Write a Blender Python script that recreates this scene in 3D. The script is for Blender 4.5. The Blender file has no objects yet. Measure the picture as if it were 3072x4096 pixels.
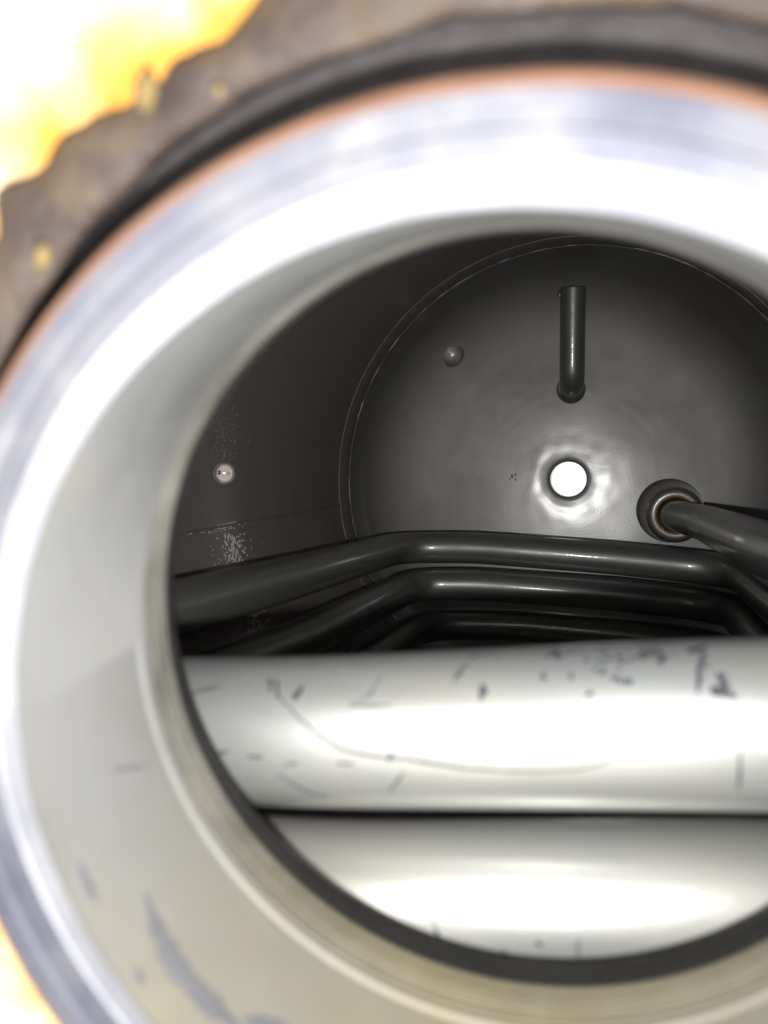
import bpy, bmesh, math, random
from mathutils import Vector, Matrix, noise

# ------------------------------------------------------------------ camera, world, light, exposure
sc = bpy.context.scene
col = sc.collection
R = math.radians
# The tank's axis is the world Y axis.  All sizes are in metres; the tank is 0.5 m across.
CAM = Vector((0.0588, 0.0, 0.0158))
YAW, PITCH = R(17.39), R(3.31)
cam_d = bpy.data.cameras.new('camera')
cam = bpy.data.objects.new('camera', cam_d); col.objects.link(cam)
cam.location = CAM
cam.rotation_euler = (R(90) - PITCH, 0, YAW)
cam_d.sensor_fit = 'VERTICAL'; cam_d.sensor_height = 36; cam_d.lens = 27.05
cam_d.clip_start = 0.005; cam_d.clip_end = 200
cam_d.dof.use_dof = True; cam_d.dof.focus_distance = 0.84; cam_d.dof.aperture_fstop = 12.0
sc.camera = cam

world = bpy.data.worlds.new('World'); sc.world = world; world.use_nodes = True
bg = world.node_tree.nodes['Background']
bg.inputs['Color'].default_value = (1.0, 0.985, 0.96, 1); bg.inputs['Strength'].default_value = 2.0

# the phone's flash, a small white LED just below the lens
fl = bpy.data.lights.new('camera_flash', 'SPOT')
fl.energy = 4.4; fl.shadow_soft_size = 0.0022; fl.spot_size = R(125); fl.spot_blend = 1.0
fl.color = (1.0, 0.985, 0.965)
flo = bpy.data.objects.new('camera_flash', fl); col.objects.link(flo)
cm = cam.rotation_euler.to_matrix()
flo.location = CAM + cm @ Vector((0.002, -0.0150, 0.0))
flo.rotation_euler = cam.rotation_euler

sc.render.engine = 'CYCLES'
sc.cycles.max_bounces = 8; sc.cycles.glossy_bounces = 6; sc.cycles.diffuse_bounces = 4
sc.cycles.sample_clamp_indirect = 4.0
sc.cycles.use_denoising = True
vs = sc.view_settings
vs.view_transform = 'Standard'; vs.look = 'None'; vs.exposure = 0.0; vs.gamma = 1.0; vs.use_curve_mapping = False
random.seed(7)

# ------------------------------------------------------------------ materials
def nt(name):
    m = bpy.data.materials.new(name); m.use_nodes = True
    t = m.node_tree; b = t.nodes['Principled BSDF']
    return m, t, b
def noise_node(t, scale, detail=4, rough=0.55, stretch=None):
    tc = t.nodes.new('ShaderNodeTexCoord'); n = t.nodes.new('ShaderNodeTexNoise')
    n.inputs['Scale'].default_value = scale; n.inputs['Detail'].default_value = detail; n.inputs['Roughness'].default_value = rough
    if stretch:
        mp = t.nodes.new('ShaderNodeMapping'); mp.inputs['Scale'].default_value = stretch
        t.links.new(tc.outputs['Object'], mp.inputs['Vector']); t.links.new(mp.outputs['Vector'], n.inputs['Vector'])
    else: t.links.new(tc.outputs['Object'], n.inputs['Vector'])
    return n
def ramp(t, src, stops):
    r = t.nodes.new('ShaderNodeValToRGB'); e = r.color_ramp.elements
    while len(e) > 1: e.remove(e[-1])
    e[0].position, e[0].color = stops[0][0], (*stops[0][1], 1)
    for p, c in stops[1:]:
        k = e.new(p); k.color = (*c, 1)
    t.links.new(src, r.inputs['Fac']); return r
def vary(t, b, socket, n, lo, hi):
    mr = t.nodes.new('ShaderNodeMapRange'); mr.inputs['From Min'].default_value = 0.3; mr.inputs['From Max'].default_value = 0.7
    mr.inputs['To Min'].default_value = lo; mr.inputs['To Max'].default_value = hi
    t.links.new(n.outputs['Fac'], mr.inputs['Value']); t.links.new(mr.outputs['Result'], b.inputs[socket])
def bump(t, b, src, strength, dist, socket='Normal'):
    k = t.nodes.new('ShaderNodeBump'); k.inputs['Strength'].default_value = strength; k.inputs['Distance'].default_value = dist
    t.links.new(src, k.inputs['Height']); t.links.new(k.outputs['Normal'], b.inputs[socket])

def enamel(name, c0, c1, c2, metal=0.85, rough=(0.44, 0.56), coat=0.25, coat_rough=0.12, bump_s=0.25, coat_ior=1.5, fine=220, scale=9, streak=None):
    m, t, b = nt(name)
    n = noise_node(t, scale, 6, 0.6, None if streak is None else (0.45, 1, 1))
    r = ramp(t, n.outputs['Fac'], [(0.3, c0), (0.5, c1), (0.72, c2)])
    t.links.new(r.outputs['Color'], b.inputs['Base Color'])
    b.inputs['Metallic'].default_value = metal
    n2 = noise_node(t, 40 if streak is None else 110, 6, 0.6, streak); vary(t, b, 'Roughness', n2, *rough)
    b.inputs['Coat Weight'].default_value = coat; b.inputs['Coat Roughness'].default_value = coat_rough; b.inputs['Coat IOR'].default_value = coat_ior
    n3 = noise_node(t, 900, 3); bump(t, b, n3.outputs['Fac'], bump_s, 0.0002)
    n4 = noise_node(t, fine, 4); bump(t, b, n4.outputs['Fac'], bump_s * 0.8, 0.0005, 'Coat Normal')
    return m
M_ENAMEL = enamel('dark_enamel', (0.315, 0.295, 0.275), (0.36, 0.352, 0.340), (0.39, 0.389, 0.388), metal=0.82, rough=(0.51, 0.56), coat=0.85, coat_rough=0.19, bump_s=0.13, coat_ior=1.7, fine=600, scale=7)
M_WALL = enamel('dark_enamel_shell', (0.29, 0.225, 0.212), (0.295, 0.265, 0.255), (0.30, 0.295, 0.30), metal=0.3, rough=(0.5, 0.62), scale=6)
M_TUBE = enamel('coil_enamel', (0.290, 0.284, 0.250), (0.285, 0.286, 0.270), (0.250, 0.272, 0.280), metal=0.62, rough=(0.36, 0.50), streak=(0.12, 1, 1), coat=0.5, coat_rough=0.13, coat_ior=1.65, scale=28)
M_WELD = enamel('weld_enamel', (0.19, 0.165, 0.16), (0.21, 0.195, 0.19), (0.22, 0.22, 0.22), metal=0.4, rough=(0.45, 0.6), coat=0.15)
def rings(m, amp):
    # faint concentric polishing marks on the dished end
    t = m.node_tree; b = t.nodes['Principled BSDF']; src = b.inputs['Roughness'].links[0].from_socket
    tc = t.nodes.new('ShaderNodeTexCoord'); mp = t.nodes.new('ShaderNodeMapping'); mp.inputs['Scale'].default_value = (1, 0, 1)
    ln = t.nodes.new('ShaderNodeVectorMath'); ln.operation = 'LENGTH'
    t.links.new(tc.outputs['Object'], mp.inputs['Vector']); t.links.new(mp.outputs['Vector'], ln.inputs[0])
    n = t.nodes.new('ShaderNodeTexNoise'); n.noise_dimensions = '1D'; n.inputs['Scale'].default_value = 140; n.inputs['Detail'].default_value = 5
    t.links.new(ln.outputs['Value'], n.inputs['W'])
    ad = t.nodes.new('ShaderNodeMath'); ad.operation = 'MULTIPLY_ADD'; ad.inputs[1].default_value = amp
    t.links.new(n.outputs['Fac'], ad.inputs[0]); t.links.new(src, ad.inputs[2]); t.links.new(ad.outputs[0], b.inputs['Roughness'])
rings(M_ENAMEL, 0.045)

def simple(name, stops, scale, rough, metal=0.0, bump_s=0.0, bump_d=0.001, detail=5, stretch=None, coat=0.0, bscale=None):
    m, t, b = nt(name)
    n = noise_node(t, scale, detail, 0.6, stretch)
    r = ramp(t, n.outputs['Fac'], stops); t.links.new(r.outputs['Color'], b.inputs['Base Color'])
    n2 = noise_node(t, scale * 3, 4); vary(t, b, 'Roughness', n2, rough[0], rough[1])
    b.inputs['Metallic'].default_value = metal; b.inputs['Coat Weight'].default_value = coat
    if bump_s:
        n3 = noise_node(t, bscale or scale * 4, 6); bump(t, b, n3.outputs['Fac'], bump_s, bump_d)
    return m
M_FACE = simple('galvanised_face', [(0.3, (0.043, 0.044, 0.063)), (0.45, (0.061, 0.063, 0.083)), (0.58, (0.088, 0.089, 0.100)), (0.73, (0.16, 0.16, 0.165))], 42, (0.45, 0.6), 0.3, 0.1)
M_CHAMFER = simple('machined_edge', [(0.3, (0.125, 0.128, 0.148)), (0.7, (0.20, 0.203, 0.22))], 60, (0.3, 0.45), 0.3)
M_NECK = simple('neck_steel', [(0.30, (0.112, 0.108, 0.094)), (0.45, (0.126, 0.126, 0.121)), (0.6, (0.132, 0.133, 0.132)), (0.75, (0.145, 0.141, 0.126))], 26, (0.4, 0.6), 0.25, 0.08)
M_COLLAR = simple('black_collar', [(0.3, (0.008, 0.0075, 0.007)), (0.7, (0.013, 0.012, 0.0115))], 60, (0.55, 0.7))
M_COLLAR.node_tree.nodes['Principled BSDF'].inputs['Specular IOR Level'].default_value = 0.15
def ochre(m):
    t = m.node_tree; b = t.nodes['Principled BSDF']; src = b.inputs['Base Color'].links[0].from_socket
    tc = t.nodes.new('ShaderNodeTexCoord'); sx = t.nodes.new('ShaderNodeSeparateXYZ'); t.links.new(tc.outputs['Object'], sx.inputs['Vector'])
    n = noise_node(t, 45, 5, 0.6); ad = t.nodes.new('ShaderNodeMath'); ad.operation = 'MULTIPLY_ADD'; ad.inputs[1].default_value = 0.05
    t.links.new(n.outputs['Fac'], ad.inputs[0]); t.links.new(sx.outputs['Z'], ad.inputs[2])
    mr = t.nodes.new('ShaderNodeMapRange'); mr.inputs['From Min'].default_value = -0.012; mr.inputs['From Max'].default_value = -0.060; mr.inputs['To Max'].default_value = 0.85
    t.links.new(ad.outputs[0], mr.inputs['Value'])
    mx = t.nodes.new('ShaderNodeMix'); mx.data_type = 'RGBA'; [i for i in mx.inputs if i.name == 'B' and i.type == 'RGBA'][0].default_value = (0.140, 0.118, 0.066, 1)
    t.links.new(mr.outputs['Result'], mx.inputs[0]); t.links.new(src, [i for i in mx.inputs if i.name == 'A' and i.type == 'RGBA'][0]); t.links.new([i for i in mx.outputs if i.type == 'RGBA'][0], b.inputs['Base Color'])
ochre(M_NECK)
M_GROOVE = simple('groove_steel', [(0.3, (0.05, 0.048, 0.041)), (0.7, (0.125, 0.12, 0.106))], 60, (0.35, 0.5), 0.4, 0.1)
ochre(M_GROOVE)
M_RUST = simple('rust_rim', [(0.3, (0.085, 0.036, 0.017)), (0.55, (0.115, 0.056, 0.030)), (0.75, (0.13, 0.075, 0.046))], 60, (0.7, 0.9), 0.0, 0.4, 0.001)
M_SEAL = simple('rusty_seal', [(0.35, (0.16, 0.09, 0.04)), (0.55, (0.38, 0.26, 0.12)), (0.7, (0.46, 0.37, 0.22))], 300, (0.4, 0.6), 0.3, 0.3, 0.0005)
M_GAP = simple('dark_gap', [(0.3, (0.009, 0.0055, 0.0055)), (0.7, (0.016, 0.0115, 0.0125))], 40, (0.6, 0.8), 0.0, 0.6, 0.0015)
M_COVER = simple('brown_cover', [(0.3, (0.015, 0.008, 0.006)), (0.43, (0.027, 0.016, 0.012)), (0.54, (0.050, 0.032, 0.017)), (0.62, (0.041, 0.029, 0.023)), (0.72, (0.068, 0.051, 0.041))], 60, (0.6, 0.85), 0.0, 0.7, 0.0015)
M_FOAM = simple('yellow_foam', [(0.3, (0.60, 0.45, 0.20)), (0.42, (0.70, 0.61, 0.38)), (0.58, (0.78, 0.73, 0.56))], 60, (0.8, 0.95), 0.0, 0.8, 0.002)
M_FOAM.node_tree.nodes['Principled BSDF'].inputs['Subsurface Weight'].default_value = 0.25
M_FOAM.node_tree.nodes['Principled BSDF'].inputs['Subsurface Radius'].default_value = (0.006, 0.003, 0.0008)
M_FOAM.node_tree.nodes['Principled BSDF'].inputs['Subsurface Scale'].default_value = 1.0
def torn_edge(m):
    t = m.node_tree; b = t.nodes['Principled BSDF']; src = b.inputs['Base Color'].links[0].from_socket
    tc = t.nodes.new('ShaderNodeTexCoord'); mp = t.nodes.new('ShaderNodeMapping'); mp.inputs['Scale'].default_value = (1, 0, 1)
    ln = t.nodes.new('ShaderNodeVectorMath'); ln.operation = 'LENGTH'
    t.links.new(tc.outputs['Object'], mp.inputs['Vector']); t.links.new(mp.outputs['Vector'], ln.inputs[0])
    n = noise_node(t, 70, 5); ad = t.nodes.new('ShaderNodeMath'); ad.operation = 'MULTIPLY_ADD'; ad.inputs[1].default_value = -0.016
    t.links.new(n.outputs['Fac'], ad.inputs[0]); t.links.new(ln.outputs['Value'], ad.inputs[2])
    mr = t.nodes.new('ShaderNodeMapRange'); mr.inputs['From Min'].default_value = 0.081; mr.inputs['From Max'].default_value = 0.094
    t.links.new(ad.outputs[0], mr.inputs['Value'])
    mx = t.nodes.new('ShaderNodeMix'); mx.data_type = 'RGBA'; ca, cb = [i for i in mx.inputs if i.type == 'RGBA']
    ca.default_value = (0.36, 0.17, 0.02, 1); t.links.new(src, cb); t.links.new(mr.outputs['Result'], mx.inputs[0])
    t.links.new([i for i in mx.outputs if i.type == 'RGBA'][0], b.inputs['Base Color'])
torn_edge(M_FOAM)
M_GLINT = simple('painted_glint', [(0.3, (0.74, 0.65, 0.60)), (0.7, (0.88, 0.81, 0.77))], 200, (0.3, 0.5), 0.0, coat=0.4)  # pale colour standing in for reflected glints on the wall
M_SOCK = simple('socket_lining', [(0.3, (0.66, 0.60, 0.57)), (0.7, (0.80, 0.75, 0.72))], 120, (0.34, 0.42), 0.45, coat=0.6)
M_PLUG = simple('plug_metal', [(0.3, (0.86, 0.82, 0.83)), (0.7, (0.95, 0.92, 0.93))], 150, (0.34, 0.42), 0.45, coat=1.0)
M_PLUG.node_tree.nodes['Principled BSDF'].inputs['Coat Roughness'].default_value = 0.14
M_CRUMB = simple('foam_crumb', [(0.3, (0.10, 0.06, 0.012)), (0.7, (0.17, 0.125, 0.045))], 500, (0.8, 0.9), 0.0, 0.6, 0.001)
M_MARK = simple('scuff', [(0.3, (0.012, 0.014, 0.019)), (0.7, (0.032, 0.036, 0.045))], 300, (0.6, 0.8), 0.0)
M_MARK.node_tree.nodes['Principled BSDF'].inputs['Specular IOR Level'].default_value = 0.15
M_PALE = simple('pale_scratch', [(0.3, (0.15, 0.15, 0.16)), (0.7, (0.18, 0.18, 0.19))], 200, (0.4, 0.5), 0.2)
M_SMEAR = simple('grey_smear', [(0.3, (0.068, 0.068, 0.076)), (0.7, (0.086, 0.086, 0.092))], 120, (0.5, 0.6), 0.2)

# ------------------------------------------------------------------ builders
def link(name, verts, faces, mat, parent=None, smooth=True):
    me = bpy.data.meshes.new(name); me.from_pydata([tuple(v) for v in verts], [], faces); me.update()
    bm = bmesh.new(); bm.from_mesh(me); bmesh.ops.recalc_face_normals(bm, faces=bm.faces); bm.to_mesh(me); bm.free()
    if smooth:
        for p in me.polygons: p.use_smooth = True
    me.materials.append(mat)
    o = bpy.data.objects.new(name, me); col.objects.link(o); o.parent = parent
    return o
def thing(name, label, cat, loc=(0, 0, 0)):
    o = bpy.data.objects.new(name, None); col.objects.link(o); o.location = loc; o.empty_display_size = 0.02
    o['label'] = label; o['category'] = cat
    return o
def frame(n):
    n = Vector(n).normalized(); ref = Vector((0, 0, 1)) if abs(n.z) < 0.9 else Vector((1, 0, 0))
    ex = n.cross(ref).normalized(); return ex, ex.cross(n).normalized(), n
def lathe(origin, n, prof, seg=160, closed=False, wob=None):
    """Sweep profile (t along n, radius) round the axis; closed joins last to first."""
    ex, ez, n = frame(n); origin = Vector(origin); V = []; F = []
    for t, r in prof:
        for i in range(seg):
            a = 2 * math.pi * i / seg
            rr, tt = (r, t) if wob is None else wob(r, t, a)
            V.append(origin + n * tt + ex * (rr * math.cos(a)) + ez * (rr * math.sin(a)))
    k = len(prof)
    for j in range(k if closed else k - 1):
        j2 = (j + 1) % k
        for i in range(seg):
            i2 = (i + 1) % seg
            F.append((j * seg + i, j * seg + i2, j2 * seg + i2, j2 * seg + i))
    return V, F
def sharp(o, deg=35):
    o.data.set_sharp_from_angle(angle=R(deg)); return o
def fillet(pts, step=0.006):
    """Polyline of (point, corner radius) -> dense smooth list of points."""
    P = [Vector(p) for p, _ in pts]; out = [P[0]]
    for i in range(1, len(P) - 1):
        a, b, c = P[i - 1], P[i], P[i + 1]; rad = pts[i][1]
        u, v = (a - b), (c - b); lu, lv = u.length, v.length; u.normalize(); v.normalize()
        if rad <= 0: out.append(b); continue
        ang = u.angle(v); d = min(rad / math.tan(ang / 2), lu * 0.49, lv * 0.49)
        s, e = b + u * d, b + v * d
        for k in range(13):
            q = k / 12; out.append(s.lerp(b, q).lerp(b.lerp(e, q), q))
    out.append(P[-1])
    res = [out[0]]
    for a, b in zip(out, out[1:]):
        l = (b - a).length
        if l < 1e-6: continue
        m = max(1, int(l / step))
        for k in range(1, m + 1): res.append(a.lerp(b, k / m))
    # light smoothing keeps the joints of straight runs from kinking
    for _ in range(3):
        res = [res[0]] + [(res[i - 1] + res[i] * 2 + res[i + 1]) / 4 for i in range(1, len(res) - 1)] + [res[-1]]
    return res
def tube(pts, rad, seg=40, caps=True, ref=(0, 0, 1)):
    V = []; F = []; n = len(pts); ref = Vector(ref)
    for i, p in enumerate(pts):
        t = (pts[min(i + 1, n - 1)] - pts[max(i - 1, 0)]).normalized()
        s = t.cross(ref).normalized(); u = s.cross(t)
        r = rad(i / (n - 1)) if callable(rad) else rad
        for k in range(seg):
            a = 2 * math.pi * k / seg
            V.append(p + s * (r * math.cos(a)) + u * (r * math.sin(a)))
    for i in range(n - 1):
        for k in range(seg):
            k2 = (k + 1) % seg
            F.append((i * seg + k, i * seg + k2, (i + 1) * seg + k2, (i + 1) * seg + k))
    if caps: F.append(tuple(range(seg))); F.append(tuple((n - 1) * seg + k for k in range(seg)))
    return V, F
def cut(o, cutter):
    """Cut a real hole and bake it into the mesh."""
    md = o.modifiers.new('cut', 'BOOLEAN'); md.object = cutter; md.operation = 'DIFFERENCE'; md.solver = 'EXACT'
    dg = bpy.context.evaluated_depsgraph_get(); dg.update()
    me = bpy.data.meshes.new_from_object(o.evaluated_get(dg)); o.modifiers.remove(md)
    old = o.data; o.data = me; bpy.data.meshes.remove(old)
    bpy.data.objects.remove(cutter, do_unlink=True)
def cyl_between(a, b, r, name='cutter', seg=40):
    a, b = Vector(a), Vector(b); d = (b - a)
    V, F = lathe(a, d, [(0, r), (d.length, r)], seg)
    F.append(tuple(range(seg))); F.append(tuple(seg + k for k in range(seg)))
    return link(name, V, F, M_SOCK)

# ------------------------------------------------------------------ the tank
TR = 0.25
Y1, Y2 = 0.815, 0.850            # the two girth welds
APEX, RC, RK = 0.962, 0.55, 0.170
P0 = (0.036, -0.004)             # the crown is pressed slightly off centre
def dome_f(x, z):
    r = math.hypot(x, z); a = math.atan2(z, x)
    crown = lambda x, z: APEX - (RC - math.sqrt(RC * RC - (x - P0[0]) ** 2 - (z - P0[1]) ** 2))
    if r <= RK: return crown(x, z)
    cx, cz = RK * math.cos(a), RK * math.sin(a); y0 = crown(cx, cz)
    e = 1e-4; s = (y0 - crown(cx - e * math.cos(a), cz - e * math.sin(a))) / e; ym = y0 + s * (TR - RK)
    lo, hi = 0.0, 1.0
    for _ in range(40):          # quadratic Bezier knuckle
        q = (lo + hi) / 2
        if (1 - q) ** 2 * RK + 2 * q * (1 - q) * TR + q * q * TR < r: lo = q
        else: hi = q
    return (1 - q) ** 2 * y0 + 2 * q * (1 - q) * ym + q * q * Y2

tank = thing('water_tank', 'dark grey enamelled cylindrical tank seen from inside through its round flanged opening', 'tank', (0, 0.5, 0))
TP = Vector((0, 0.5, 0))
def part(name, V, F, mat, parent=None, smooth=True, off=None):
    """Part of the tank, given in world coordinates."""
    p = parent or tank
    base = TP if p is tank else TP
    o = link(name, [Vector(v) - base for v in V], F, mat, p, smooth)
    return o

# shell: inner and outer skin
V, F = lathe((0, 0, 0), (0, 1, 0), [(0.2 + (Y1 - 0.2) * i / 24, TR) for i in range(25)] + [(Y1, TR + 0.003), (0.2, TR + 0.003)], 256, True)
shell = part('shell_wall', V, F, M_WALL)
# socket hole in the left wall
SH = Vector((-0.2498, 0.5546, 0.011))
SN = Vector((-0.486, 0.873, 0.0)).normalized()
cut(shell, cyl_between(SH - SN * 0.06, SH + SN * 0.06, 0.0074))
for p in shell.data.polygons: p.use_smooth = True
sharp(shell)
# the lap between the two girth welds
V, F = lathe((0, 0, 0), (0, 1, 0), [(Y1, TR + 0.0008), (Y1 + 0.004, TR - 0.0004), (Y2 - 0.004, TR - 0.0004), (Y2 - 0.0005, TR + 0.0005), (Y2 + 0.008, TR + 0.0005), (Y2 + 0.008, TR + 0.005), (Y1 - 0.006, TR + 0.005), (Y1 - 0.006, TR + 0.0033), (Y1 - 0.0005, TR + 0.0033)], 256, True)
part('lap_ring', V, F, M_WALL)
def torus(y, r, minor, seg=512, ms=8):
    return lathe((0, 0, 0), (0, 1, 0), [(y + minor * math.cos(2 * math.pi * k / ms), r + minor * math.sin(2 * math.pi * k / ms)) for k in range(ms)], seg, True, lambda r, t, a: (r + 0.0004 * noise.noise(Vector((math.cos(a) * 22, math.sin(a) * 22, y * 90))), t + 0.0005 * noise.noise(Vector((math.cos(a) * 30, math.sin(a) * 30, y * 50 + 7)))))
for y, mi in ((Y1, 0.0010), (Y2, 0.0007)):
    V, F = torus(y, TR - 0.0002, mi)
    part('girth_weld', V, F, M_WELD)
# longitudinal seam
pts = []
for i in range(120):
    y = 0.21 + (Y1 - 0.212) * i / 119; a = R(-172.6 - 1.2 * (y - 0.48) / 0.27)
    a += R(0.06) * noise.noise(Vector((0, y * 60, 3)))
    pts.append(Vector((TR * math.cos(a), y, TR * math.sin(a))))
V, F = tube(pts, 0.0011, 10)
part('seam_weld', V, F, M_WALL)

# dished far end, drawn outward round its centre hole
HC = Vector((-0.0072, 0, 0.0016)); HR = 0.0215
SEG = 224; V = []; F = []; rows = []
rs = [HR + (TR - HR) * ((i / 70) ** 1.15) for i in range(71)]
def dome_pt(r, a, back=0.0):
    w = max(0.0, 1 - (r - HR) / 0.09); w = w * w * (3 - 2 * w); r = min(r, TR - 1e-6)
    x, z = HC.x * w + r * math.cos(a), HC.z * w + r * math.sin(a)
    y = dome_f(x, z) + back; d = r - HR
    y += 0.0014 * math.exp(-(d / 0.0016) ** 1.3)         # edge drawn out
    y -= 0.0003 * (0.5 - 0.5 * math.sin(a + 0.5)) * math.exp(-((d - 0.013) / 0.006) ** 2)  # low raised lip under the hole
    y += 0.0006 * noise.noise(Vector((x * 14, z * 14, 2))) * (1 - r / TR)
    y += 0.00016 * noise.noise(Vector((x * 60, z * 60, 6))) * math.exp(-((d - 0.016) / 0.022) ** 2)
    return Vector((x, y, z))
for bk in (0.0, 0.004):
    for r in (rs if bk == 0 else rs[::-1]):
        rows.append([dome_pt(r, 2 * math.pi * i / SEG, bk) for i in range(SEG)])
for rw in rows: V += rw
for j in range(len(rows)):
    j2 = (j + 1) % len(rows)
    for i in range(SEG):
        i2 = (i + 1) % SEG; F.append((j * SEG + i, j * SEG + i2, j2 * SEG + i2, j2 * SEG + i))
dome = part('dished_end', V, F, M_ENAMEL)
# where the small plug sits, upper left of the dished end
SD = Vector((-0.1415, dome_f(-0.1415, 0.1510), 0.1510))
sharp(dome, 40)

# outlet spigot behind the centre hole
y0 = dome_pt(HR, 0).y
prof = [(y0 + 0.001, HR - 0.0003), (y0 + 0.004, HR - 0.0009), (y0 + 0.034, HR - 0.0016), (y0 + 0.034, HR + 0.0012), (y0 + 0.001, HR + 0.0012)]
V, F = lathe(HC, (0, 1, 0), prof, 96, True)
sharp(part('outlet_spigot', V, F, M_ENAMEL))

def socket(center, inward, r, depth, wob=None, name='sensor_socket'):
    """A pale lined blind socket set behind a hole; its rim stands a little proud."""
    prof = [(-0.0012, r + 0.0016), (-0.0016, r + 0.0006), (-0.0012, r - 0.0004), (0.003, r - 0.0008), (depth * 0.7, r - 0.001), (depth * 0.92, r * 0.6), (depth, 0.0008)]
    V, F = lathe(center, inward, prof, 48, False, wob)
    return sharp(part(name, V, F, M_SOCK), 50)
prof = [(0.0065, 0.0128), (0.0035, 0.0122), (0.0012, 0.0108), (0.0006, 0.0095)] + [(-0.0068 * math.sin(R(q)), 0.0092 * math.cos(R(q)) + 0.00005) for q in range(0, 91, 10)]
V, F = lathe(SD, (0.10, 1, -0.12), prof, 40)
plug = part('screw_plug', V, F, M_PLUG)
V, F = lathe(SD, (0.10, 1, -0.12), [(0.004, 0.0150), (-0.0002, 0.0128), (-0.0012, 0.0112), (-0.0004, 0.0095), (0.004, 0.0092)], 40)
part('plug_seat', V, F, M_WALL, plug)
socket(SH, SN, 0.0074, 0.020, lambda r, t, a: (r, t + (SN.y / -SN.x) * r * math.cos(a) if t < 0.002 else t + 0.012))
# small hole in the lining of the wall socket
V, F = lathe(SH + SN * 0.022 + Vector((-0.0035, -0.0020, 0.0005)), SN, [(-0.0015, 0.0002), (-0.0014, 0.0011), (0.004, 0.0012)], 20, False, lambda r, t, a: (r * (0.6 + 0.9 * abs(math.sin(a))), t))
part('socket_pin_hole', V, F, M_GAP)

# boss that takes the coil's upper end
BX = Vector((0.1112, 0, -0.0352)); yb = dome_f(BX.x, BX.z) - 0.026
prof = [(yb + 0.030, 0.0395), (yb + 0.022, 0.0362), (yb + 0.014, 0.0344), (yb, 0.0335), (yb - 0.012, 0.0323), (yb - 0.022, 0.0316), (yb - 0.040, 0.0306), (yb - 0.0465, 0.0297), (yb - 0.0495, 0.0280), (yb - 0.0510, 0.0258), (yb - 0.0516, 0.0235), (yb - 0.0514, 0.0214), (yb - 0.0495, 0.0219), (yb - 0.03, 0.0216)]
V, F = lathe(BX, (0, 1, 0), prof, 96)
boss = sharp(part('pipe_boss', V, F, M_ENAMEL), 60)
prof = [(yb - 0.0492, 0.0222), (yb - 0.0500, 0.0204), (yb - 0.0485, 0.0186), (yb - 0.045, 0.0172), (yb - 0.030, 0.0170)]
V, F = lathe(BX, (0, 1, 0), prof, 72, False, lambda r, t, a: (r + 0.0003 * noise.noise(Vector((math.cos(a) * 4, math.sin(a) * 4, t * 90))), t))
part('seal_ring', V, F, M_SEAL, boss)

# ------------------------------------------------------------------ the flanged neck
NN = Vector((-0.05979, 0.99164, 0.11431)).normalized()
N4 = Vector((0.04158, 0.12503, -0.01322))       # centre of the neck's inner end
FT = -0.0428                                    # the flange face
def flare(r, t, a):
    # the bore is not quite round at its inner end
    k = min(1.0, max(0.0, (t + 0.034) / 0.022))
    if r < 0.0625 and t > -0.0110: r += 0.0007 * min(1.0, max(0.0, math.sin(a) * 1.6))
    return r + 0.0022 * k * max(0.0, math.sin(a)) ** 1.5, t
def neck_part(name, prof, mat, seg=200, closed=True, parent=None, wob=flare, ang=30):
    V, F = lathe(N4, NN, prof, seg, closed, wob)
    ex, ez, _ = frame(NN); out = []
    for v in V:      # the bore is set a little low in the flange
        q = v - N4; t = q.dot(NN); r = (q - NN * t).length
        k = min(1.0, max(0.0, t / FT)) * min(1.0, max(0.0, (0.0631 - r) / 0.0011)); k2 = min(1.0, max(0.0, (r - 0.066) / 0.004)) * (t < -0.02)
        out.append(v + (ex * -0.0004 + ez * -0.0018) * k + (ez * -0.0014 + (q - NN * t).normalized() * 0.0014) * k2)
    return sharp(part(name, out, F, mat, parent), ang)
neck = neck_part('neck', [(FT + 0.0035, 0.0620), (-0.0115, 0.0616), (-0.0107, 0.0611), (-0.0090, 0.0611), (-0.0085, 0.0614), (-0.0085, 0.0680), (FT + 0.0035, 0.0680)], M_NECK)
for i, (t0, t1, r0, r1) in enumerate(((-0.0083, -0.0066, 0.0617, 0.0613), (-0.0064, -0.0046, 0.0620, 0.0615), (-0.0044, -0.0022, 0.0622, 0.0617), (-0.0020, 0.0, 0.0624, 0.0620))):
    neck_part('neck_ridge', [(t0, r0), ((t0 + t1) / 2, r1), (t1, r0), (t1, 0.0672), (t0, 0.0672)], M_GROOVE, parent=neck)
flange = neck_part('flange', [(FT, 0.0637), (FT, 0.0665), (FT + 0.0004, 0.0669), (FT + 0.0004, 0.0677), (FT, 0.0681), (FT, 0.0702), (FT + 0.014, 0.0702), (FT + 0.014, 0.0682), (FT + 0.0037, 0.0682), (FT + 0.0037, 0.0637)], M_FACE, 240)
neck_part('bore_chamfer', [(FT - 0.0001, 0.0636), (FT + 0.0002, 0.0632), (FT + 0.0030, 0.0619), (FT + 0.0032, 0.0636)], M_CHAMFER, 240, parent=flange)
neck_part('rusty_rim', [(FT + 0.0001, 0.0703), (FT + 0.0004, 0.0712), (FT + 0.0016, 0.0722), (FT + 0.014, 0.0724), (FT + 0.014, 0.0703)], M_RUST, 240, parent=flange,
          wob=lambda r, t, a: (r + 0.00015 * noise.noise(Vector((math.cos(a) * 6, math.sin(a) * 6, t * 200))), t))
# near-black end of the neck, inside the tank wall
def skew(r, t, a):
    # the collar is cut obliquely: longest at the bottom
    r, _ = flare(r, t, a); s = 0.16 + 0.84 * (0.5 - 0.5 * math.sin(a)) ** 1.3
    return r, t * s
neck_part('inner_collar', [(0.0002, 0.0623), (0.0045, 0.0622), (0.0060, 0.0626), (0.0066, 0.0640), (0.0066, 0.0675), (0.0002, 0.0675)], M_COLLAR, wob=skew)
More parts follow.
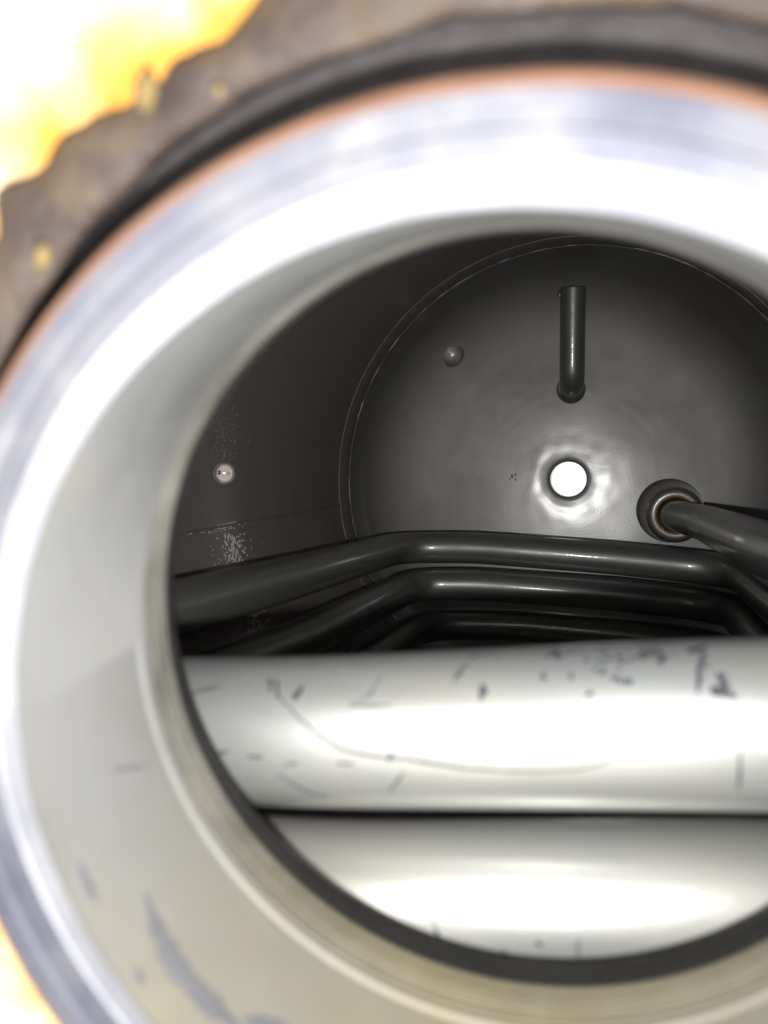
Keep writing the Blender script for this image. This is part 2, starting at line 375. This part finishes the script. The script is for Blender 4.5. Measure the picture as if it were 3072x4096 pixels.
# near dished end with the neck's hole
prof = []
for i in range(30):
    r = 0.0005 + (TR - 0.0005) * i / 29
    y = 0.118 + 0.5 * (r * r) if r < 0.2 else 0.138 + (0.2 - 0.138) * (1 - math.sqrt(max(0, 1 - ((r - 0.2) / 0.05) ** 2)))
    prof.append((y, r))
prof2 = [(y - 0.004, r) for y, r in prof[::-1]]
V, F = lathe((0, 0, 0), (0, 1, 0), prof + prof2, 160, True)
near_end = part('near_end', V, F, M_WALL)
cut(near_end, cyl_between(N4 - NN * 0.05, N4 + NN * 0.06, 0.0672, seg=96))
for p in near_end.data.polygons: p.use_smooth = True
sharp(near_end)

# ------------------------------------------------------------------ glints of the bumpy left wall, put into pale raised specks
def wall_point(y, z, off=0.0):
    x = -math.sqrt(max(0, (TR - off) ** 2 - z * z)); return Vector((x, y, z))
def drop(V, F, y, z, wy, wz, h, lean=0.0):
    seg = 9; b = len(V); tw = random.uniform(0, 6)
    for ring, (s, hh) in enumerate(((1.0, -0.0001), (0.75, h * 0.7), (0.35, h))):
        for k in range(seg):
            a = 2 * math.pi * k / seg
            q = s * (1 + 0.28 * noise.noise(Vector((math.cos(a) * 1.5 + tw, math.sin(a) * 1.5, y * 900))))
            V.append(wall_point(y + wy * q * math.cos(a) + lean * wz * math.sin(a), z + wz * q * math.sin(a), hh))
    for ring in (0, 1):
        for k in range(seg):
            k2 = (k + 1) % seg
            F.append((b + ring * seg + k, b + ring * seg + k2, b + (ring + 1) * seg + k2, b + (ring + 1) * seg + k))
    F.append(tuple(b + 2 * seg + k for k in range(seg)))
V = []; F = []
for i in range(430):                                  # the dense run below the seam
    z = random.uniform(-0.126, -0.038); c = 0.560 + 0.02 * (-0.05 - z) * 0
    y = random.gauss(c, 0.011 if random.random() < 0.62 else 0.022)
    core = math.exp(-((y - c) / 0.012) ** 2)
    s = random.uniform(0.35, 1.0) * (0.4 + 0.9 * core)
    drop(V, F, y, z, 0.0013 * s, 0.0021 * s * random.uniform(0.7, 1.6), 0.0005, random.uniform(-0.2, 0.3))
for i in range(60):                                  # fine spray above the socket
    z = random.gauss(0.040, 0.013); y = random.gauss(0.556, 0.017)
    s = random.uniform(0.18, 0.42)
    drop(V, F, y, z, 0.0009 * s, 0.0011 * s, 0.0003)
for i in range(46):                                   # highlight along the seam, as pale beads
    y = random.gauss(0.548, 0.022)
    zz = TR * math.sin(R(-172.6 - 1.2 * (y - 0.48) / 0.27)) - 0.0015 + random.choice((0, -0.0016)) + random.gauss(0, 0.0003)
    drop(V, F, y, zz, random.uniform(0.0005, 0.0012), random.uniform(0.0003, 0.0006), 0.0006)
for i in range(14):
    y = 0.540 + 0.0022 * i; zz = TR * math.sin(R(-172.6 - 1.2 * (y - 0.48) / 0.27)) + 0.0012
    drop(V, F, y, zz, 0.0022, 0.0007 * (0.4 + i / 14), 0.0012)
o = part('painted_glint_specks', V, F, M_GLINT); o['kind'] = 'stuff'
# nick in the dished end, left of the outlet
V = []; F = []
for dx, dz, s in ((0, 0, 1), (0.004, 0.002, 0.7), (-0.003, -0.003, 0.5), (0.004, -0.004, 0.6)):
    cx, cz = -0.074 + dx, 0.005 + dz; b = len(V)
    for k in range(8):
        a = 2 * math.pi * k / 8; V.append(Vector((cx + 0.0016 * s * math.cos(a), dome_f(cx, cz) - 0.0002, cz + 0.0022 * s * math.sin(a))))
    V.append(Vector((cx, dome_f(cx, cz) - 0.0012, cz)))
    for k in range(8): F.append((b + k, b + (k + 1) % 8, b + 8))
o = part('enamel_nick', V, F, M_WELD); o['kind'] = 'stuff'

# ------------------------------------------------------------------ upright pipe on the dished end
PX, PY, PZ = 0.0015, 0.872, 0.1085
pipe = thing('upright_pipe', 'short upright dark grey pipe with open top, elbowed out of the domed end', 'pipe', (PX - 0.0065, dome_f(-0.005, 0.1100), PZ + 0.0015))
PB = Vector(pipe.location)
pts = fillet([((PX - 0.0065, dome_f(-0.005, 0.1100) + 0.002, PZ + 0.0015), 0), ((PX, PY, PZ), 0.017), ((PX + 0.0006, PY - 0.014, 0.2075), 0)], 0.003)
V, F = tube([p - PB for p in pts], 0.0134, 40, False, (1, 0, 0))
n = len(pts); top = pts[-1] - PB
b = len(V)
for rr, dz in ((0.0112, 0.0), (0.0110, -0.05)):
    for k in range(40):
        v = V[(n - 1) * 40 + k] - top; V.append(top + v.normalized() * rr + Vector((0, dz * -0.14, dz)))
for k in range(40):
    k2 = (k + 1) % 40
    F.append(((n - 1) * 40 + k, (n - 1) * 40 + k2, b + k2, b + k)); F.append((b + k, b + k2, b + 40 + k2, b + 40 + k))
sharp(link('pipe_body', V, F, M_TUBE, pipe), 50)
prof = [(0.004, 0.0180), (-0.003, 0.0163), (-0.008, 0.0148), (-0.010, 0.0134)]
V, F = lathe((0, 0, 0), (0, 1, 0), prof, 48); link('weld_collar', V, F, M_ENAMEL, pipe)
bmv, bmf = [], []
for i in range(6):
    for k in range(10):
        a = 2 * math.pi * k / 10; ph = math.pi * i / 5
        bmv.append(Vector((-0.0069 + 0.0022 * math.sin(ph) * math.cos(a), -(dome_f(-0.005, 0.1100) - PY) - 0.0125 + 0.0022 * math.sin(ph) * math.sin(a), 0.0920 + 0.0042 * math.cos(ph))))
for i in range(5):
    for k in range(10): bmf.append((i * 10 + k, i * 10 + (k + 1) % 10, (i + 1) * 10 + (k + 1) % 10, (i + 1) * 10 + k))
link('enamel_drip', bmv, bmf, M_ENAMEL, pipe)

# ------------------------------------------------------------------ heating coil
TUB = 0.0165
coil = thing('heating_coil', 'dark enamelled pipe coil of flat stacked loops lying across the tank', 'coil', (0, 0.5, -0.09))
CB = Vector(coil.location)
def coil_run(name, pts, caps=True, parent=None):
    V, F = tube([p - CB for p in fillet(pts)], TUB, 48, caps)
    return link(name, V, F, M_TUBE, parent or coil)
END_A = ((0.152, 0.40, -0.0315), 0)
coil_run('inlet_run', [((0.1112, yb - 0.02, -0.0352), 0), ((0.1114, yb - 0.062, -0.0352), 0.05), ((0.1300, 0.75, -0.0350), 0.2), ((0.1392, 0.4946, -0.0323), 0.4), END_A])
# start and end points of each turn meet end to end on the right-hand arm
A_end = (0.166, 0.50, -0.0800); B_end = (0.166, 0.50, -0.1185); C_end = (0.160, 0.55, -0.162)
turn_a = [END_A, ((0.157, 0.175, -0.031), 0.055), ((0.0862, 0.163, -0.0336), 0.5), ((0.0363, 0.1607, -0.0390), 0.5), ((-0.0226, 0.1566, -0.0448), 0.4), ((-0.186, 0.168, -0.056), 0.06),
          ((-0.1831, 0.3728, -0.0641), 0.5), ((-0.1778, 0.5507, -0.0671), 0.8), ((-0.1705, 0.786, -0.0695), 0.050), ((-0.0909, 0.7982, -0.0684), 0.4), ((0.0505, 0.8050, -0.0756), 0.4),
          ((0.166, 0.8130, -0.0846), 0.062), (A_end, 0)]
turn_b = [(A_end, 0), ((0.163, 0.185, -0.0730), 0.055), ((0.0887, 0.1718, -0.0745), 0.5), ((0.0461, 0.1636, -0.0769), 0.5), ((-0.0110, 0.1559, -0.0820), 0.4), ((-0.176, 0.168, -0.0930), 0.06),
          ((-0.1740, 0.3600, -0.1050), 0.5), ((-0.1676, 0.5092, -0.1114), 0.6), ((-0.1520, 0.7760, -0.1070), 0.050), ((-0.0884, 0.7863, -0.1053), 0.4), ((0.0510, 0.8000, -0.1112), 0.4),
          ((0.160, 0.8100, -0.1200), 0.062), (B_end, 0)]
turn_c = [(B_end, 0), ((0.160, 0.195, -0.1140), 0.055), ((0.0461, 0.1680, -0.1170), 0.5), ((-0.0110, 0.1620, -0.1210), 0.4), ((-0.160, 0.175, -0.1360), 0.06),
          ((-0.1560, 0.5092, -0.1550), 0.6), ((-0.1420, 0.7740, -0.1485), 0.050), ((-0.0537, 0.7948, -0.1465), 0.4), ((0.0520, 0.8000, -0.1510), 0.4),
          ((0.156, 0.8080, -0.1590), 0.055), (C_end, 0)]
ta = coil_run('coil_turn', turn_a); tb = coil_run('coil_turn', turn_b); tc_ = coil_run('coil_turn', turn_c)

# scuffs and scratches on the two nearest runs: (x along the run, angle round the tube)
LA = [(-0.2, 0.158, -0.056), (-0.0226, 0.1566, -0.0448), (0.0363, 0.1607, -0.039), (0.0862, 0.163, -0.0336), (0.16, 0.166, -0.03)]
LB = [(-0.2, 0.154, -0.09), (-0.011, 0.1559, -0.082), (0.0461, 0.1636, -0.0769), (0.0887, 0.1718, -0.0745), (0.16, 0.18, -0.07)]
def centre(L, x):
    for p, q in zip(L, L[1:]):
        if x <= q[0] or q is L[-1]:
            k = (x - p[0]) / (q[0] - p[0]); return Vector(p).lerp(Vector(q), k)
def on_tube(L, x, deg, off):
    c = centre(L, x); a = R(deg); return c + Vector((0, -math.cos(a), math.sin(a))) * (TUB + off)
def ribbon(V, F, L, poly, w):
    P = []
    for (x0, a0), (x1, a1) in zip(poly, poly[1:]):
        m = max(2, int(math.hypot(x1 - x0, R(a1 - a0) * TUB) / 0.0006))
        for k in range(m): P.append((x0 + (x1 - x0) * k / m, a0 + (a1 - a0) * k / m))
    P.append(poly[-1]); n = len(P); b = len(V)
    for i, (x, a) in enumerate(P):
        j, k = max(0, i - 1), min(n - 1, i + 1)
        dx, da = P[k][0] - P[j][0], R(P[k][1] - P[j][1]) * TUB; l = math.hypot(dx, da) or 1
        ww = w * (0.35 + 0.65 * math.sin(math.pi * (i + 0.5) / n)) * (0.75 + 0.6 * abs(noise.noise(Vector((x * 700, a * 0.3, 1)))))
        ox, oa = -da / l * ww, math.degrees(dx / l * ww / TUB)
        for s in (-1, 0, 1): V.append(on_tube(L, x + ox * s, a + oa * s, 0.00025 if s == 0 else 0.00008))
    for i in range(n - 1):
        for s in (0, 1): F.append((b + i * 3 + s, b + i * 3 + s + 1, b + i * 3 + s + 4, b + i * 3 + s + 3))
MA = [([(-0.0101, 43.8), (-0.0044, 26.6), (0.0009, 13.5), (0.0058, 4.3), (0.012, -0.3), (0.0195, -3.2), (0.0304, -9.8), (0.0376, -11.9), (0.0446, -12.6), (0.0514, -11.1), (0.056, -7.0), (0.0593, -0.3), (0.0619, 5.0)], .0003),
      ([(-0.0138, 59.3), (-0.0119, 45.5)], .0003), ([(-0.0118, 57.1), (-0.0098, 40.8)], .0003), ([(-0.0132, 55.5), (-0.0108, 55.2)], .0002),
      ([(-0.0067, 40.5), (-0.0059, 43.3), (-0.0053, 51.0)], .0007), ([(0.006, 34.5), (0.0099, 41.6), (0.0111, 57.2)], .0002), ([(0.006, 34.5), (0.0149, 34.0)], .00022),
      ([(0.0266, 50.0), (0.0276, 60.0), (0.0287, 67.8)], .0004), ([(0.0323, 47.8), (0.0332, 41.9), (0.0323, 36.6)], .0006), ([(0.0721, 36.1), (0.0726, 53.6), (0.0738, 67.3)], .0005),
      ([(0.0745, 35.7), (0.0779, 36.1)], .0007), ([(0.0757, 50.0), (0.0769, 38.8)], .0006), ([(-0.0083, -13.4), (-0.0051, -23.4), (-0.0023, -31.2), (0.0014, -36.6)], .00026),
      ([(0.0183, -10.9), (0.0162, -21.7), (0.0143, -31.0)], .00028), ([(0.0158, 1.3), (0.015, -3.9)], .0005), ([(-0.015, 0.5), (-0.0113, -0.7)], .0003), ([(0.0042, -5.0), (0.0081, -6.2)], .00026),
      ([(-0.0069, -6.1), (-0.0037, -4.8)], .0002), ([(-0.0308, 45.8), (-0.0244, 53.1)], .0003), ([(-0.0217, 2.7), (-0.0192, 4.0)], .0003), ([(0.0792, -26.9), (0.0791, 0.0)], .0003),
      ([(0.0604, 66.6), (0.0666, 71.6)], .0005), ([(0.0624, 62.2), (0.0646, 80.5)], .0004),
      ([(0.0445, 49.0), (0.044, 55.4)], .0005), ([(0.0495, 48.3), (0.0494, 54.4)], .0004), ([(0.0524, 37.0), (0.0537, 39.5)], .0006),
      ([(0.0705, 70), (0.0745, 78)], .0009)]
MB = [([(0.0244, 10.2), (0.0252, 3.4)], .0004), ([(0.0375, -3.1), (0.0382, -9.5)], .0005), ([(0.0437, 3.3), (0.045, -0.1)], .0004), ([(0.0517, 5.0), (0.0517, -9.7)], .0003), ([(0.0235, 23.3), (0.0245, 5.7)], .0002)]
def blot(V, F, L, x, deg, w, h):
    b = len(V); sd = random.uniform(0, 50); m = 14
    for s in (1.0, 0.5):
        for k in range(m):
            a = 2 * math.pi * k / m; q = s * (1 + 0.55 * noise.noise(Vector((math.cos(a) * 1.3 + sd, math.sin(a) * 1.3, sd))))
            V.append(on_tube(L, x + w * q * math.cos(a), deg + math.degrees(h * q * math.sin(a) / TUB), 0.00006 if s == 1 else 0.0002))
    for k in range(m): F.append((b + k, b + (k + 1) % m, b + m + (k + 1) % m, b + m + k))
    F.append(tuple(b + m + k for k in range(m)))
SMUDGE = [(0.0570, 66, 0.0030, 10, 16), (0.0640, 70, 0.0035, 8, 20), (0.0600, 46, 0.0016, 4, 6), (0.0465, 74, 0.0024, 8, 9), (0.0730, 62, 0.0012, 12, 6), (0.0765, 42, 0.0014, 6, 8), (0.0328, 43, 0.0007, 6, 4), (-0.0058, 45, 0.0005, 4, 3), (0.0300, 80, 0.003, 3, 4)]
for t, L, marks in ((ta, LA, MA), (tb, LB, MB)):
    V = []; F = []
    for poly, w in marks: ribbon(V, F, L, poly, w)
    if t is ta:
        for x, d, sx, sd, n in SMUDGE:
            for _ in range(n): blot(V, F, L, random.gauss(x, sx * 0.6), random.gauss(d, sd * 0.6), random.uniform(0.0002, 0.0008), random.uniform(0.0002, 0.0007))
    o = link('scuff_marks', [v - CB for v in V], F, M_MARK, t); o['kind'] = 'stuff'

# smears and a pale scratch on the neck bore: (angle, distance along the neck)
EX, EZ, _ = frame(NN)
def bore(a, t, off):
    rr = 0.0618 - off
    k = min(1.0, max(0.0, t / FT))
    return N4 + NN * t + (EX * -0.0004 + EZ * -0.0018) * k + EX * (rr * math.cos(R(a))) + EZ * (rr * math.sin(R(a)))
def smear(name, poly, w, mat):
    V = []; F = []; P = []
    for (a0, t0), (a1, t1) in zip(poly, poly[1:]):
        m = max(3, int(math.hypot(R(a1 - a0) * 0.061, t1 - t0) / 0.001))
        for k in range(m): P.append((a0 + (a1 - a0) * k / m, t0 + (t1 - t0) * k / m))
    P.append(poly[-1]); n = len(P)
    for i, (a, t) in enumerate(P):
        j, k = max(0, i - 1), min(n - 1, i + 1)
        da, dt = R(P[k][0] - P[j][0]) * 0.061, P[k][1] - P[j][1]; l = math.hypot(da, dt) or 1
        ww = w * (0.3 + 0.7 * math.sin(math.pi * (i + 0.5) / n)) * (0.8 + 0.6 * noise.noise(Vector((a * 0.5, t * 300, 4))))
        oa, ot = math.degrees(-dt / l * ww / 0.061), da / l * ww
        for s in (-1, 0, 1): V.append(bore(a + oa * s, t + ot * s, 0.0002 if s == 0 else 0.00005))
    for i in range(n - 1):
        for s in (0, 1): F.append((i * 3 + s, i * 3 + s + 1, i * 3 + s + 4, i * 3 + s + 3))
    o = part(name, V, F, mat, neck); return o
smear('oily_smear', [(-166, -0.0229), (-163.2, -0.0169), (-163.1, -0.0115)], 0.0007, M_SMEAR)
smear('oily_smear', [(-149, -0.0279), (-144.9, -0.0296), (-139.4, -0.0311), (-132.8, -0.0312), (-127.1, -0.031)], 0.0028, M_SMEAR)
smear('oily_smear', [(-159.3, -0.0359), (-153.8, -0.0361)], 0.0009, M_SMEAR)
smear('oily_smear', [(-143.5, -0.0363), (-141.5, -0.0373)], 0.0009, M_SMEAR)
smear('oily_smear', [(-127, -0.0297), (-121, -0.0255)], 0.0012, M_SMEAR)
smear('pale_scratch', [(-139.6, -0.0133), (-133.9, -0.0136), (-128.2, -0.0142)], 0.0009, M_PALE)

# ------------------------------------------------------------------ what surrounds the flange outside
def jag(a):
    d = math.degrees(a)
    base = 0.0925
    if -175 < d < -110: base = 0.0925 - 0.0030 * math.exp(-((d + 143) / 26) ** 2)
    return base + 0.0030 * noise.noise(Vector((math.cos(a) * 6, math.sin(a) * 6, 0.3))) + 0.0032 * noise.noise(Vector((math.cos(a) * 13, math.sin(a) * 13, 1.7))) + 0.0006 * noise.noise(Vector((math.cos(a) * 40, math.sin(a) * 40, 4.7)))
def ann(name, radii, mat, lump, tback, seg=360, label=None, cat=None):
    """An uneven ring round the neck with a lumpy face; radii(k, a) and height follow noise."""
    V = []; F = []; K = radii['n']
    for k in range(K):
        for i in range(seg):
            a = 2 * math.pi * i / seg; a = a if a <= math.pi else a - 2 * math.pi
            q = k / (K - 1); r0, r1 = radii['in'](a), radii['out'](a)
            r = r0 + (r1 - r0) * q
            t = radii['t'](q, a) + lump * (noise.noise(Vector((r * math.cos(a) * 90, r * math.sin(a) * 90, 5))) + 0.5 * noise.noise(Vector((r * math.cos(a) * 260, r * math.sin(a) * 260, 9))))
            V.append(N4 + NN * t + EX * (r * math.cos(a)) + EZ * (r * math.sin(a)))
    for k, rf in ((0, radii['out']), (1, radii['in'])):
        for i in range(seg):
            a = 2 * math.pi * i / seg; a = a if a <= math.pi else a - 2 * math.pi
            r = rf(a); V.append(N4 + NN * tback + EX * (r * math.cos(a)) + EZ * (r * math.sin(a)))
    tot = K + 2
    for j in range(tot):
        j2 = (j + 1) % tot
        for i in range(seg):
            i2 = (i + 1) % seg; F.append((j * seg + i, j * seg + i2, j2 * seg + i2, j2 * seg + i))
    base = N4 + NN * tback
    o = link(name, [v - base for v in V], F, mat); o.location = base
    o['label'] = label; o['category'] = cat
    return o
ann('insulation_cover', {'n': 12, 'in': lambda a: min(0.0832, jag(a) - 0.003) + 0.0006 * noise.noise(Vector((math.cos(a) * 9, math.sin(a) * 9, 2))), 'out': lambda a: jag(a), 't': lambda q, a: -0.030 + 0.003 * (abs(q - 0.45) * 1.6) ** 2},
    M_COVER, 0.0011, -0.0265, 420, 'rough brown and grey ring round the flange, broken away along its outer edge', 'insulation cover')
ann('insulation_foam', {'n': 34, 'in': lambda a: jag(a) + 0.0003, 'out': lambda a: 0.19, 't': lambda q, a: -0.0285 - 0.006 * min(1, q * 6)},
    M_FOAM, 0.0026, -0.010, 420, 'bright yellow insulation foam beyond the broken brown ring', 'foam')
# floor of the dark groove between flange and cover
neck_part('groove_floor', [(FT + 0.0145, 0.0683), (FT + 0.0200, 0.0745), (FT + 0.0190, 0.0836), (FT + 0.0167, 0.0842), (FT + 0.0167, 0.095), (FT + 0.029, 0.095), (FT + 0.029, 0.0683)], M_GAP, 200)

def crumb(r, deg, size, stretch, label):
    c = N4 + NN * -0.0325 + EX * (r * math.cos(R(deg))) + EZ * (r * math.sin(R(deg)))
    V = []; F = []; nu, nv = 9, 12; sd = r * 500 + deg
    for i in range(nu):
        th = math.pi * i / (nu - 1)
        for k in range(nv):
            ph = 2 * math.pi * k / nv; d = Vector((math.sin(th) * math.cos(ph), math.sin(th) * math.sin(ph) * 0.7, math.cos(th) * stretch))
            V.append(d * size * (1 + 0.5 * noise.noise(d * 1.6 + Vector((sd, 0, 0)))))
    for i in range(nu - 1):
        for k in range(nv): F.append((i * nv + k, i * nv + (k + 1) % nv, (i + 1) * nv + (k + 1) % nv, (i + 1) * nv + k))
    o = link('foam_crumb', V, F, M_CRUMB); o.location = c; o['label'] = label; o['category'] = 'crumb'; o['group'] = 'crumbs of torn yellow foam'
crumb(0.0878, 117.3, 0.0014, 1.5, 'oval yellow foam crumb on the brown ring, nearest the torn foam edge')
crumb(0.0826, 133.4, 0.0012, 1.2, 'ochre foam crumb at the inner edge of the brown ring, left of the opening')
crumb(0.0830, 112.0, 0.0007, 1.0, 'tiny pale foam crumb on the inner edge of the brown ring, upper left')
